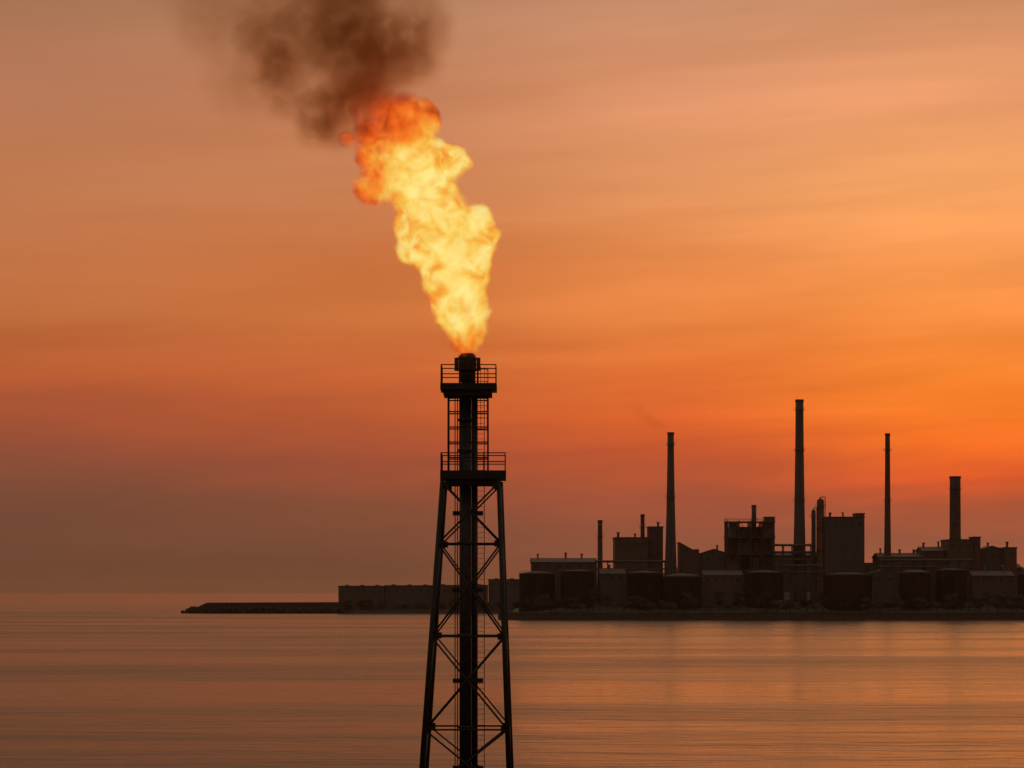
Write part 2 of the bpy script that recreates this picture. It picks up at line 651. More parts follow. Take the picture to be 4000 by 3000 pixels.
while z < zl1 + 1.0:
    ring = [(lx + .42 * math.cos(math.pi * k / 8), TY + .5 - .75 * math.sin(math.pi * k / 8), z) for k in range(9)]
    cg.path(ring, 0.025, 4)
    z += 0.7
part('ladder_cage', cg, M['steel'], tower)

# ------------------------------------------------------------------ flame and smoke
ZS = 1 / 1.185                       # the outlines below were measured on an enlargement


def fl(zx, zy, dy=0.0):
    p = P(600 + zx * ZS, zy * ZS, TY)
    p.y += dy
    return p


UM = ZS * tm


def blob_mesh(name, circles, voxel, amp, freq, seed, loc):
    bm = bmesh.new()
    for (x, y, r, dy) in circles:
        mt = Matrix.Translation(fl(x, y, dy) - loc)
        bmesh.ops.create_icosphere(bm, subdivisions=3, radius=r * UM, matrix=mt)
    me = bpy.data.meshes.new(name)
    bm.to_mesh(me)
    bm.free()
    o = bpy.data.objects.new(name, me)
    C.objects.link(o)
    md = o.modifiers.new('remesh', 'REMESH')
    md.mode = 'VOXEL'
    md.voxel_size = voxel
    bpy.context.view_layer.update()
    dg = bpy.context.evaluated_depsgraph_get()
    me2 = bpy.data.meshes.new_from_object(o.evaluated_get(dg))
    o.modifiers.clear()
    o.data = me2
    bpy.data.meshes.remove(me)
    me2.name = name
    s = Vector((seed, seed * 1.7, seed * 0.3))
    nr = [v.normal.copy() for v in me2.vertices]
    for v, n in zip(me2.vertices, nr):
        q = v.co * freq + s
        k = noise.noise(q) + 0.6 * noise.noise(q * 2.1) + 0.5 * noise.noise(q * 4.3) + 0.3 * noise.noise(q * 8.9)
        v.co += n * amp * k
    for p in me2.polygons:
        p.use_smooth = True
    o.location = loc
    return o


FLC = [(1450, 1606, 50, 0), (1442, 1560, 78, 0), (1438, 1500, 98, 0), (1424, 1430, 116, .2), (1412, 1360, 130, 0), (1402, 1290, 140, -.2),
       (1400, 1210, 150, 0), (1330, 1190, 110, .4), (1180, 1165, 62, -.3), (1250, 1150, 90, 0), (1450, 1110, 128, .3), (1500, 1050, 88, -.3), (1536, 1090, 66, -.5),
       (1330, 1060, 150, 0), (1210, 1040, 92, .5), (1300, 970, 130, -.3), (1220, 910, 112, .2), (1300, 870, 80, 0), (1040, 880, 62, .2), (985, 880, 56, -.2),
       (985, 920, 36, 0), (1120, 840, 92, 0), (1220, 780, 140, .3), (1350, 770, 90, -.3), (1410, 745, 66, -.2), (1300, 825, 85, 0),
       (1190, 680, 122, 0), (1300, 690, 60, .4), (1080, 660, 100, .5), (990, 720, 66, 0), (1150, 560, 104, -.2), (1240, 540, 78, .3),
       (1060, 510, 84, 0), (990, 590, 78, .2), (955, 500, 56, -.3), (1180, 480, 60, 0), (1290, 570, 40, .1), (900, 640, 44, 0), (1010, 790, 50, .2)]
floc = fl(1450, 1620)
flame = blob_mesh('flare_flame', [(x, y, r * 1.16 + 8, dy) for x, y, r, dy in FLC], 0.085, 0.40, 0.8, 3.1, floc)
tag(flame, 'bright yellow gas flame with orange red top blowing from the flare tip', 'flame')
m, nt, out = nt_new('gas_fire')
tcf = nd(nt, 'ShaderNodeTexCoord')
sp = nd(nt, 'ShaderNodeSeparateXYZ')
nt.links.new(tcf.outputs['Object'], sp.inputs[0])


def fnoise(scale, detail, dist=0.0):
    n = nd(nt, 'ShaderNodeTexNoise')
    n.inputs['Scale'].default_value = scale
    n.inputs['Detail'].default_value = detail
    n.inputs['Distortion'].default_value = dist
    nt.links.new(tcf.outputs['Object'], n.inputs['Vector'])
    return math_n(nt, 'SUBTRACT', n.outputs[0], 0.5)


n1, n2 = fnoise(0.55, 4, 0.6), fnoise(0.85, 5, 0.8)
zz = math_n(nt, 'ADD', math_n(nt, 'SUBTRACT', sp.outputs[2], math_n(nt, 'MULTIPLY', math_n(nt, 'ADD', sp.outputs[0], 4.0), 0.55)), math_n(nt, 'MULTIPLY', n1, 3.0))
xx = math_n(nt, 'ADD', sp.outputs[0], math_n(nt, 'MULTIPLY', n1, 2.0))
red = math_n(nt, 'MAXIMUM', math_n(nt, 'MULTIPLY', smooth_n(nt, zz, 9.6, 16.2), 0.80), math_n(nt, 'MULTIPLY', smooth_n(nt, xx, -3.3, -6.8), 0.42))
# body of the fire: distance into the nearest puff, torn up by turbulence
def vnoise(scale, detail, amount):
    n = nd(nt, 'ShaderNodeTexNoise')
    n.inputs['Scale'].default_value = scale
    n.inputs['Detail'].default_value = detail
    n.inputs['Roughness'].default_value = 0.6
    nt.links.new(tcf.outputs['Object'], n.inputs['Vector'])
    a = nd(nt, 'ShaderNodeVectorMath', operation='SUBTRACT')
    nt.links.new(n.outputs['Color'], a.inputs[0])
    a.inputs[1].default_value = (0.5, 0.5, 0.5)
    b_ = nd(nt, 'ShaderNodeVectorMath', operation='SCALE')
    nt.links.new(a.outputs[0], b_.inputs[0])
    b_.inputs['Scale'].default_value = amount
    return b_.outputs[0]


wv = nd(nt, 'ShaderNodeVectorMath', operation='ADD')
nt.links.new(tcf.outputs['Object'], wv.inputs[0])
nt.links.new(vnoise(0.75, 5, 1.7), wv.inputs[1])
field = None
for (x_, y_, r_, dy_) in FLC:
    dn = nd(nt, 'ShaderNodeVectorMath', operation='DISTANCE')
    nt.links.new(wv.outputs[0], dn.inputs[0])
    dn.inputs[1].default_value = fl(x_, y_, dy_) - floc
    rr_ = r_ * UM * 1.12 + 0.08
    f_ = math_n(nt, 'SUBTRACT', rr_, dn.outputs['Value'])       # metres inside the puff
    field = f_ if field is None else math_n(nt, 'MAXIMUM', field, f_)
inside = smooth_n(nt, field, -0.02, 0.42)
rim = math_n(nt, 'MULTIPLY', smooth_n(nt, field, 0.45, 0.0), 0.22)
low_f = math_n(nt, 'MULTIPLY', smooth_n(nt, sp.outputs[2], 2.0, 0.0), 0.34)
red = math_n(nt, 'ADD', math_n(nt, 'MAXIMUM', red, low_f), rim)
red = math_n(nt, 'ADD', red, math_n(nt, 'ADD', math_n(nt, 'ADD', math_n(nt, 'MULTIPLY', n2, 1.15), math_n(nt, 'MULTIPLY', n1, 0.55)), 0.05), True)
rp = nd(nt, 'ShaderNodeValToRGB')
els = rp.color_ramp.elements
for p_, c_ in ((0.0, (255, 232, 140)), (0.10, (255, 214, 102)), (0.24, (247, 178, 62)), (0.42, (250, 126, 38)), (0.6, (225, 84, 22)), (0.85, (150, 48, 14))):
    if p_ == 0:
        q = els[0]
        q.position = 0
    elif p_ == 0.85:
        q = els[-1]
        q.position = p_
    else:
        q = els.new(p_)
    q.color = lin(c_) + [1]
nt.links.new(red, rp.inputs[0])
dens = math_n(nt, 'MULTIPLY', math_n(nt, 'ADD', math_n(nt, 'MULTIPLY', n2, 3.2), 1.0), 1.7)
dens = math_n(nt, 'MULTIPLY', math_n(nt, 'MAXIMUM', dens, 0.25), inside)
dens = math_n(nt, 'MULTIPLY', dens, math_n(nt, 'SUBTRACT', 1.5, math_n(nt, 'MULTIPLY', smooth_n(nt, zz, 11.5, 16.0), 1.18)))
ab = nd(nt, 'ShaderNodeVolumeAbsorption')
ab.inputs['Color'].default_value = (0, 0, 0, 1)
nt.links.new(dens, ab.inputs['Density'])
em = nd(nt, 'ShaderNodeEmission')
nt.links.new(rp.outputs[0], em.inputs['Color'])
nt.links.new(math_n(nt, 'MULTIPLY', dens, math_n(nt, 'ADD', math_n(nt, 'MULTIPLY', smooth_n(nt, field, 0.4, 1.4), 0.12), 0.98)), em.inputs['Strength'])
ad = nd(nt, 'ShaderNodeAddShader')
nt.links.new(ab.outputs[0], ad.inputs[0])
nt.links.new(em.outputs[0], ad.inputs[1])
nt.links.new(ad.outputs[0], out.inputs['Volume'])
flame.data.materials.clear()
flame.data.materials.append(m)

# smoke: soft puffs (x, y, radius, depth, weight)
SMC = [(960, 250, 230, 0, 1.0), (1110, 210, 190, .6, .8), (700, 190, 220, -.6, .75), (570, 320, 130, .4, .8), (780, 510, 130, 0, 1.1), (735, 600, 100, .3, .7),
       (620, 450, 130, -.4, .65), (1250, 100, 150, .5, .55), (900, 60, 230, 0, .7), (905, 560, 95, -2.2, .7), (1010, 440, 120, -2.2, .8), (930, 500, 110, -1.6, .7), (1160, 400, 80, -2.2, .45), (1240, 215, 150, .3, .4), (520, 230, 170, 0, .4), (850, 600, 105, .5, .8), (820, 470, 125, 0, .55), (500, 110, 180, .5, .4), (290, 90, 230, 0, .26), (400, 400, 190, .3, .2),
       (1235, 310, 110, -.4, .4), (1000, 390, 120, .4, .8), (860, 420, 110, -.3, .7), (850, -170, 280, 0, .6), (600, -210, 270, .5, .5), (1120, -140, 230, -.5, .5),
       (380, -330, 330, 0, .35), (750, -420, 300, .6, .4), (120, -240, 300, -.5, .18), (500, -620, 330, 0, .25)]
sloc = fl(950, 300)
smoke = blob_mesh('smoke_plume', [(x, y, r * 1.22, dy) for x, y, r, dy, w in SMC], 0.30, 0.25, 0.5, 7.7, sloc)
tag(smoke, 'drifting brown smoke plume above the orange flame of the flare', 'smoke')


def smoke_mat(name, puffs, loc, dscale, color, absorb, nscale, warp, rate):
    m, nt, out = nt_new(name)
    tcs = nd(nt, 'ShaderNodeTexCoord')
    nz = nd(nt, 'ShaderNodeTexNoise')
    nz.inputs['Scale'].default_value = nscale
    nz.inputs['Detail'].default_value = 4
    nt.links.new(tcs.outputs['Object'], nz.inputs['Vector'])
    sub = nd(nt, 'ShaderNodeVectorMath', operation='SUBTRACT')
    nt.links.new(nz.outputs['Color'], sub.inputs[0])
    sub.inputs[1].default_value = (0.5, 0.5, 0.5)
    scl = nd(nt, 'ShaderNodeVectorMath', operation='SCALE')
    nt.links.new(sub.outputs[0], scl.inputs[0])
    scl.inputs['Scale'].default_value = warp
    wv = nd(nt, 'ShaderNodeVectorMath', operation='ADD')
    nt.links.new(tcs.outputs['Object'], wv.inputs[0])
    nt.links.new(scl.outputs[0], wv.inputs[1])
    total = None
    for pos_, r, w in puffs:
        dn = nd(nt, 'ShaderNodeVectorMath', operation='DISTANCE')
        nt.links.new(wv.outputs[0], dn.inputs[0])
        dn.inputs[1].default_value = pos_ - loc
        f = smooth_n(nt, dn.outputs['Value'], r * 1.28, r * 0.15)
        f = math_n(nt, 'MULTIPLY', f, w)
        total = f if total is None else math_n(nt, 'ADD', total, f)
    n2 = nd(nt, 'ShaderNodeTexNoise')
    n2.inputs['Scale'].default_value = nscale * 1.6
    n2.inputs['Detail'].default_value = 5
    n2.inputs['Roughness'].default_value = 0.6
    nt.links.new(wv.outputs[0], n2.inputs['Vector'])
    fac = smooth_n(nt, n2.outputs[0], 0.18, 0.64)
    dens = math_n(nt, 'MULTIPLY', math_n(nt, 'MULTIPLY', total, fac), dscale)
    pv = nd(nt, 'ShaderNodeVolumePrincipled')
    pv.inputs['Color'].default_value = color + (1,)
    pv.inputs['Absorption Color'].default_value = absorb + (1,)
    pv.inputs['Anisotropy'].default_value = 0.3
    nt.links.new(dens, pv.inputs['Density'])
    nt.links.new(pv.outputs[0], out.inputs['Volume'])
    m.cycles.volume_step_rate = rate
    return m


smoke.data.materials.clear()
smoke.data.materials.append(smoke_mat('brown_smoke', [(fl(x, y, dy), r * UM, w) for x, y, r, dy, w in SMC], sloc, 1.1,
                                      (0.40, 0.15, 0.075), (0.80, 0.34, 0.17), 0.55, 1.3, 0.16))
m = flame.data.materials[0]
m.cycles.volume_step_rate = 0.12

# ------------------------------------------------------------------ industrial builders
def gz(px, Y):
    return ground_z((px - 2000) / F * Y, Y)


def chimney(px, top, wtop, wbase, Y, label, mat, rings=(0.62, 0.93), name='chimney', cat='chimney', z0=None):
    m_ = Y / F
    p = P(px, top, Y)
    z0 = (gz(px, Y) - 0.5) if z0 is None else z0
    H = p.z - z0
    t = thing(name, label, cat, (p.x, Y, z0))
    rb, rt = wbase * m_ / 2, wtop * m_ / 2
    c = Vector((p.x, Y, z0))
    prof = []
    for k in range(13):
        f = k / 12
        prof.append((rt + (rb - rt) * (1 - f) ** 1.6, H * f))
    part('shaft', MB().lathe(c, prof, 28), mat, t, True)
    rim = MB().lathe(c + Vector((0, 0, H)), [(rt * 0.8, -0.9), (rt * 1.10, -0.9), (rt * 1.10, 0.15), (rt * 0.8, 0.15)], 24)
    part('rim', rim, M['burnt'], t)
    for f in rings:
        r = rt + (rb - rt) * (1 - f) ** 1.6
        g = MB().lathe(c + Vector((0, 0, H * f)), [(r, -0.12), (r + 0.75, -0.05), (r + 0.75, 0.05), (r, 0.05)], 20)
        pl = part('gallery', g, M['plant_steel'], t)
        rl = MB().ring(c + Vector((0, 0, H * f + 1.0)), r + 0.72, 0.03, 20)
        for k in range(10):
            a = 2 * math.pi * k / 10
            e = c + Vector(((r + .72) * math.cos(a), (r + .72) * math.sin(a), H * f))
            rl.tube(e, e + Vector((0, 0, 1.0)), 0.03, 0.03, 4)
        part('railing', rl, M['plant_steel'], pl)
    l = MB()
    for k in range(12):
        f0, f1 = k / 12, (k + 1) / 12
        r0 = rt + (rb - rt) * (1 - f0) ** 1.6 + 0.15
        r1 = rt + (rb - rt) * (1 - f1) ** 1.6 + 0.15
        for dx in (-.25, .25):
            l.tube(c + Vector((dx, -r0, H * f0)), c + Vector((dx, -r1, H * f1)), 0.04, 0.04, 4)
    zz_ = 0.5
    while zz_ < H:
        f = zz_ / H
        r = rt + (rb - rt) * (1 - f) ** 1.6 + 0.15
        l.tube(c + Vector((-.25, -r, zz_)), c + Vector((.25, -r, zz_)), 0.03, 0.03, 4)
        zz_ += 0.6
    part('ladder', l, M['plant_steel'], t)
    return t


def block(px0, px1, top, Y, dep, label, mat, roofkind='flat', name='plant_building', cat='building', vents=2, wins=0, roof_mat=None, door=True, topr=None):
    """a cladded industrial building; px0..px1 and top measured at its front wall"""
    a, c = P(px0, top, Y), P(px1, top, Y)
    x0, x1, zt_ = a.x, c.x, a.z
    xm = (x0 + x1) / 2
    z0 = min(ground_z(x0, Y), ground_z(x1, Y), ground_z(xm, Y), ground_z(xm, Y + dep)) - 1.0
    W = x1 - x0
    t = thing(name, label, cat, (xm, Y, z0))
    rm = roof_mat or M['roof']
    if roofkind == 'flat':
        part('wall', MB().box((xm, Y + dep / 2, (z0 + zt_ - 0.5) / 2), (W, dep, zt_ - 0.5 - z0)), mat, t)
        r = MB().box((xm, Y + dep / 2, zt_ - 0.25 + 0.003), (W + 0.5, dep + 0.5, 0.5))
        rf = part('roof', r, rm, t)
    elif roofkind == 'gable':
        e = zt_ - min(3.0, W * 0.16)
        part('wall', MB().prism([(x0, z0), (x1, z0), (x1, e), (xm, zt_), (x0, e)], Y, Y + dep), mat, t)
        g = MB()
        for sgn in (-1, 1):
            xe = xm + sgn * (W / 2 + 0.4)
            ze = e - 0.4 * (zt_ - e) / (W / 2)
            g.prism([(xm, zt_ + 0.01), (xm, zt_ + 0.28), (xe, ze + 0.28), (xe, ze + 0.01)], Y - 0.4, Y + dep + 0.4)
        rf = part('roof', g, rm, t)
    elif roofkind == 'ridge':          # ridge runs along the picture
        e = zt_ - 2.2
        ym = Y + dep / 2
        vs = [(x0, Y, z0), (x1, Y, z0), (x1, Y + dep, z0), (x0, Y + dep, z0), (x0, Y, e), (x1, Y, e), (x1, Y + dep, e), (x0, Y + dep, e), (x0, ym, zt_ - .3), (x1, ym, zt_ - .3)]
        w = MB()
        w.add(vs, [(3, 2, 1, 0), (0, 1, 5, 4), (2, 3, 7, 6), (1, 2, 6, 9, 5), (3, 0, 4, 8, 7)])
        part('wall', w, mat, t)
        g = MB()
        sl = (zt_ - .3 - e) / (dep / 2)
        for sgn in (-1, 1):
            ye = ym + sgn * (dep / 2 + 0.5)
            ze = e - 0.5 * sl
            vs = [(x0 - .4, ym, zt_ - .28), (x1 + .4, ym, zt_ - .28), (x1 + .4, ye, ze + .02), (x0 - .4, ye, ze + .02)]
            g.add(vs + [(x, y, z_ + 0.25) for x, y, z_ in vs], [(0, 1, 2, 3), (7, 6, 5, 4), (0, 4, 5, 1), (1, 5, 6, 2), (2, 6, 7, 3), (3, 7, 4, 0)])
        rf = part('roof', g, rm, t)
    else:                               # mono-pitch falling from left to right
        zr = P(px1, topr, Y).z
        part('wall', MB().prism([(x0, z0), (x1, z0), (x1, zr - .2), (x0, zt_ - .2)], Y, Y + dep), mat, t)
        rf = part('roof', MB().prism([(x0 - .3, zt_ - .19), (x1 + .3, zr - .19), (x1 + .3, zr + .1), (x0 - .3, zt_ + .1)], Y - .3, Y + dep + .3), rm, t)
    rnd = random.Random(int(px0 * 7 + top))
    for k in range(vents):
        vx = x0 + W * (k + 0.5 + rnd.uniform(-.25, .25)) / vents
        hgt = rnd.uniform(1.0, 2.1)
        r = rnd.uniform(0.35, 0.6)
        zb = zt_ - 2.6 if roofkind in ('gable', 'ridge', 'mono') else zt_ - 0.1
        v = MB().tube((vx, Y + dep * rnd.uniform(.3, .6), zb), (vx, Y + dep * .5, zt_ + hgt), r, r, 10)
        v.lathe((vx, Y + dep * .5, zt_ + hgt), [(r * .9, 0), (r * 1.7, 0.1), (r * 1.5, 0.35), (0.1, 0.6)], 12)
        part('roof_vent', v, M['plant_steel'], rf)
    for k in range(wins):
        wx = x0 + W * (k + 0.5) / wins
        wz = zt_ - (4.0 if roofkind != 'flat' else 3.2)
        ww = min(2.4, W / wins * .6)
        fr = part('window', MB().box((wx, Y - 0.03, wz), (ww, 0.14, 1.7)), M['plant_steel'], t)
        part('pane', MB().box((wx, Y - 0.11, wz), (ww - .3, 0.06, 1.4)), M['glass'], fr)
    if door:
        part('door', MB().box((x0 + W * .3, Y - 0.05, z0 + 3.0), (3.2, 0.2, 4.6)), M['rust'], t)
    return t


def column_unit(px, top, w, Y, label, mat, galleries=4, name='process_column', cat='column'):
    m_ = Y / F
    p = P(px, top, Y)
    z0 = gz(px, Y) - 0.5
    H = p.z - z0
    r = w * m_ / 2
    t = thing(name, label, cat, (p.x, Y, z0))
    c = Vector((p.x, Y, z0))
    part('shell', MB().lathe(c, [(r * 1.15, 0), (r * 1.15, 2.5), (r, 3.5), (r, H - r * .9), (r * .85, H - r * .45), (r * .45, H - r * .12), (0.12, H)], 22), mat, t, True)
    for k in range(galleries):
        zz_ = H * (0.3 + 0.62 * k / max(1, galleries - 1))
        g = MB().lathe(c + Vector((0, 0, zz_)), [(r, -.1), (r + .9, -.1), (r + .9, .02), (r, .02)], 18)
        pl = part('gallery', g, M['plant_steel'], t)
        rl = MB().ring(c + Vector((0, 0, zz_ + 1.05)), r + .85, 0.035, 18)
        for q in range(9):
            a = 2 * math.pi * q / 9
            e = c + Vector(((r + .85) * math.cos(a), (r + .85) * math.sin(a), zz_))
            rl.tube(e, e + Vector((0, 0, 1.05)), 0.03, 0.03, 4)
        part('railing', rl, M['plant_steel'], pl)
    o = r + 0.45
    part('overhead_pipe', MB().path([c + Vector((0, 0, H - .1)), c + Vector((0, 0, H + .5)), c + Vector((o, -.2, H + .5)), c + Vector((o, -.2, 1))], 0.2, 8), M['plant_steel'], t, True)
    return t


def frame_unit(px0, px1, top, Y, dep, label, floors=5, bays=3, tanks=3, name='process_structure'):
    a, c = P(px0, top, Y), P(px1, top, Y)
    x0, x1, zt_ = a.x, c.x, a.z
    xm = (x0 + x1) / 2
    z0 = min(ground_z(x0, Y), ground_z(x1, Y)) - 0.5
    t = thing(name, label, 'plant structure', (xm, Y, z0))
    fr = MB()
    for i in range(bays + 1):
        x = x0 + (x1 - x0) * i / bays
        for y in (Y, Y + dep / 2, Y + dep):
            fr.box((x, y, (z0 + zt_) / 2), (0.55, 0.55, zt_ - z0))
    part('steel_frame', fr, M['plant_steel'], t)
    rnd = random.Random(int(px0))
    for k in range(1, floors + 1):
        zf = z0 + (zt_ - z0) * k / floors
        dk = part('deck', MB().box((xm, Y + dep / 2, zf - .2 - (0.31 if k == floors else 0)), (x1 - x0 + 1.2, dep + 1.2, 0.45)), M['plant_steel'], t)
        rl = rail_rect(x0 - .5, x1 + .5, Y - .5, Y + dep + .5, zf, 1.1, 5, 0.045)
        part('railing', rl, M['plant_steel'], dk)
        for b_ in range(bays):
            if rnd.random() < 0.8 and k <= floors:
                zc = zf - (zt_ - z0) / floors
                bx = x0 + (x1 - x0) * (b_ + .5) / bays
                hgt = (zt_ - z0) / floors * rnd.uniform(.55, .92)
                rr = (x1 - x0) / bays * rnd.uniform(.24, .42)
                mm = rnd.choice([M['tank_dark'], M['rust'], M['plant_steel']])
                if rnd.random() < .5:
                    part('vessel', MB().lathe((bx, Y + dep * .35, zc + .1), [(rr * .5, 0), (rr, .35), (rr, hgt - .4), (rr * .5, hgt)], 16), mm, t, True)
                else:
                    part('equipment_housing', MB().box((bx, Y + dep * .4, zc + .1 + hgt / 2), (rr * 1.9, dep * .6, hgt)), mm, t)
    part('cladding', MB().box((xm, Y + dep + .45, (z0 + zt_) / 2 - 1.2), (x1 - x0 + .4, .25, zt_ - z0 - 2.4)), M['clad_brown'], t)
    br = MB()
    for i in range(bays):
        xa, xb = x0 + (x1 - x0) * i / bays, x0 + (x1 - x0) * (i + 1) / bays
        for k in range(floors):
            za, zb = z0 + (zt_ - z0) * k / floors, z0 + (zt_ - z0) * (k + 1) / floors
            if (i + k) % 2 == 0:
                br.tube((xa, Y, za), (xb, Y, zb), 0.14, 0.14, 5)
            else:
                br.tube((xb, Y, za), (xa, Y, zb), 0.14, 0.14, 5)
    part('bracing', br, M['plant_steel'], t)
    return t


def pipe_rack(px0, px1, top, Y, label, n=5, lev=3):
    a, c = P(px0, top, Y), P(px1, top, Y)
    x0, x1, zt_ = a.x, c.x, a.z
    z0 = min(ground_z(x0, Y), ground_z(x1, Y)) - 0.5
    t = thing('pipe_rack', label, 'pipe rack', ((x0 + x1) / 2, Y, z0))
    for i in range(n):
        x = x0 + (x1 - x0) * i / (n - 1)
        g = MB()
        for y in (Y, Y + 6):
            g.box((x, y, (z0 + zt_) / 2), (.45, .45, zt_ - z0))
        for k in range(lev):
            g.box((x, Y + 3, zt_ - .4 - 3.2 * k), (.38, 5.5, .5))
        part('bent', g, M['plant_steel'], t)
    rnd = random.Random(int(px1))
    for k in range(lev):
        for j in range(4):
            r = rnd.choice([.18, .25, .35, .5])
            y = Y + .8 + j * 1.4
            zc = zt_ - .14 - 3.2 * k + r
            part('pipe', MB().tube((x0 - .6, y, zc), (x1 + .6, y, zc), r, r, 8), rnd.choice([M['plant_steel'], M['rust'], M['tank_dark']]), t, True)
    return t


def tank(px, top, w, Y, label, mat, dome=0.06):
    m_ = Y / F
    p = P(px, top, Y)
    r = w * m_ / 2
    z0 = min(gz(px, Y), ground_z(p.x - r, Y), ground_z(p.x + r, Y), ground_z(p.x, Y - r)) - 0.5
    H = p.z - z0
    t = thing('storage_tank', label, 'storage tank', (p.x, Y, z0))
    c = Vector((p.x, Y, z0))
    hr = r * dome * 2
    part('shell', MB().lathe(c, [(r, 0), (r, H - hr), (r * 1.012, H - hr), (r * 1.012, H - hr + .25)], 48), mat, t, True)
    part('roof', MB().lathe(c + Vector((0, 0, H - hr + .253)), [(r * .99, 0), (r * .7, hr * .52), (r * .35, hr * .86), (0.2, hr)], 48), mat, t, True)
    rl = MB().ring(c + Vector((0, 0, H - hr + 1.3)), r * .985, 0.04, 40)
    for q in range(26):
        a = 2 * math.pi * q / 26
        e = c + Vector((r * .985 * math.cos(a), r * .985 * math.sin(a), H - hr + .2))
        rl.tube(e, e + Vector((0, 0, 1.1)), 0.035, 0.035, 4)
    part('railing', rl, M['plant_steel'], t)
    st = MB()
    n = 36
    for k in range(n):
        a = -2.4 + 1.6 * k / n
        rr = r + .5
        st.box(c + Vector((rr * math.cos(a), rr * math.sin(a), .4 + (H - hr) * k / n)), (1.0, .5, .08), a)
    part('stair', st, M['plant_steel'], t)
    return t


# ------------------------------------------------------------------ refinery: chimneys
Y0 = 1310
chimney(2620, 1690, 25, 56, Y0, 'tall dark chimney nearest the flare tower, tapering up from a wide foot', M['concrete'])
chimney(3123, 1562, 31, 57, Y0, 'tallest dark chimney of the refinery, left of the boxy boiler house', M['concrete'], (0.5, 0.75, 0.95))
chimney(3467, 1694, 19, 33, Y0, 'thinnest of the tall chimneys, alone between the boiler house and the short thick chimney', M['rust'], (0.6, 0.9))
chimney(3731, 1862, 42, 50, Y0, 'short thick chimney at the right under the sun glow', M['brick'], (0.9,))
chimney(2344, 2033, 18, 26, 1300, 'small slim stack at the right end of the long low shed', M['rust'], (0.8,), 'exhaust_stack', 'stack')
chimney(2510, 2010, 16, 20, 1322, 'small red brown stack on the flat roofed block beside the left tall chimney', M['rust'], (0.85,), 'exhaust_stack', 'stack')
chimney(2945, 1974, 18, 26, 1322, 'narrow stack rising from the middle of the open steel process structure', M['tank_dark'], (0.85,), 'exhaust_stack', 'stack')
column_unit(3205, 1946, 28, 1306, 'round topped column at the left edge of the boiler house', M['rust'], 4)
column_unit(3178, 1990, 17, 1310, 'slim column squeezed between the tallest chimney and the round topped column', M['tank_dark'], 3)
# blocks
block(2075, 2330, 2178, 1292, 30, 'long low shed with a rusty flat roof at the left end of the refinery', M['clad_brown'], 'ridge', 'warehouse', 'warehouse', 3, 6)
block(2402, 2532, 2098, 1312, 26, 'flat roofed block just left of the left tall chimney', M['clad_brown'], 'flat', vents=2, wins=4)
block(2534, 2590, 2056, 1318, 16, 'narrow raised tower block against the left tall chimney', M['brick'], 'flat', 'stair_tower', 'building', 1, 1, door=False)
block(2656, 2742, 2118, 1314, 20, 'sloping roofed conveyor house on the right of the left tall chimney', M['clad_brown'], 'mono', 'conveyor_house', 'building', 0, 2, None, True, 2168)
block(2744, 2836, 2146, 1312, 22, 'gabled pump hall between the conveyor house and the open steel structure', M['clad'], 'gable', 'pump_hall', 'building', 1, 2)
frame_unit(2842, 3024, 2034, 1308, 16, 'open steel process structure with vessels on its floors, left of the tallest chimney', 5, 4)
block(2990, 3026, 2018, 1328, 10, 'narrow lift tower behind the right end of the open steel structure', M['clad_brown'], 'flat', 'lift_tower', 'building', 0, 0, door=False)
pipe_rack(3024, 3172, 2132, 1302, 'pipe rack passing in front of the tallest chimney', 5, 3)
block(3222, 3376, 2018, 1304, 30, 'big boxy boiler house between the tallest and the thinnest chimney', M['clad'], 'flat', 'boiler_house', 'building', 3, 5)
block(3345, 3377, 2004, 1338, 8, 'rust coloured tower behind the right corner of the boiler house', M['rust'], 'flat', 'lift_tower', 'building', 0, 0, door=False)
block(3378, 3432, 2198, 1306, 14, 'low annex filling the gap right of the boiler house', M['clad'], 'flat', 'annex', 'building', 0, 2)
block(3434, 3600, 2158, 1304, 24, 'low hall with roof vents around the foot of the thinnest chimney', M['clad_brown'], 'ridge', 'workshop_hall', 'building', 4, 4)
block(3604, 3704, 2134, 1306, 22, 'middle height hall just left of the short thick chimney', M['brick'], 'ridge', 'workshop_hall', 'building', 2, 3)
block(3706, 3800, 2106, 1300, 24, 'flat roofed hall holding the foot of the short thick chimney', M['clad_brown'], 'flat', vents=1, wins=3)
block(3802, 3830, 2096, 1303, 12, 'slim tower block right of the short thick chimney', M['rust'], 'flat', 'stair_tower', 'building', 0, 1, door=False)
block(3832, 3922, 2134, 1306, 22, 'gabled hall right of the slim tower block', M['clad'], 'gable', 'workshop_hall', 'building', 1, 3)
block(3926, 3972, 2137, 1302, 14, 'small red brown block standing last at the right end of the skyline', M['rust'], 'flat', vents=1, wins=1)
block(4010, 4180, 2215, 1310, 24, 'long shed beyond the right end of the skyline', M['clad_brown'], 'ridge', 'warehouse', 'warehouse', 2, 4)
# back row, mostly hidden, closing the gaps
block(2420, 2640, 2236, 1390, 22, 'far shed glimpsed behind the left tall chimney', M['clad'], 'ridge', 'warehouse', 'warehouse', 1, 4)
block(2645, 2905, 2215, 1385, 22, 'far hall glimpsed between the vessels of the open steel structure', M['clad_brown'], 'ridge', 'warehouse', 'warehouse', 1, 4)
block(2915, 3215, 2152, 1380, 24, 'far hall behind the pipe rack of the tallest chimney', M['clad'], 'ridge', 'warehouse', 'warehouse', 2, 5)
block(3390, 3620, 2205, 1388, 24, 'far shed right of the boiler house, behind the thinnest chimney', M['clad_brown'], 'ridge', 'warehouse', 'warehouse', 1, 4)
block(3630, 3990, 2200, 1392, 24, 'far shed behind the halls at the right end', M['clad'], 'ridge', 'warehouse', 'warehouse', 1, 4)
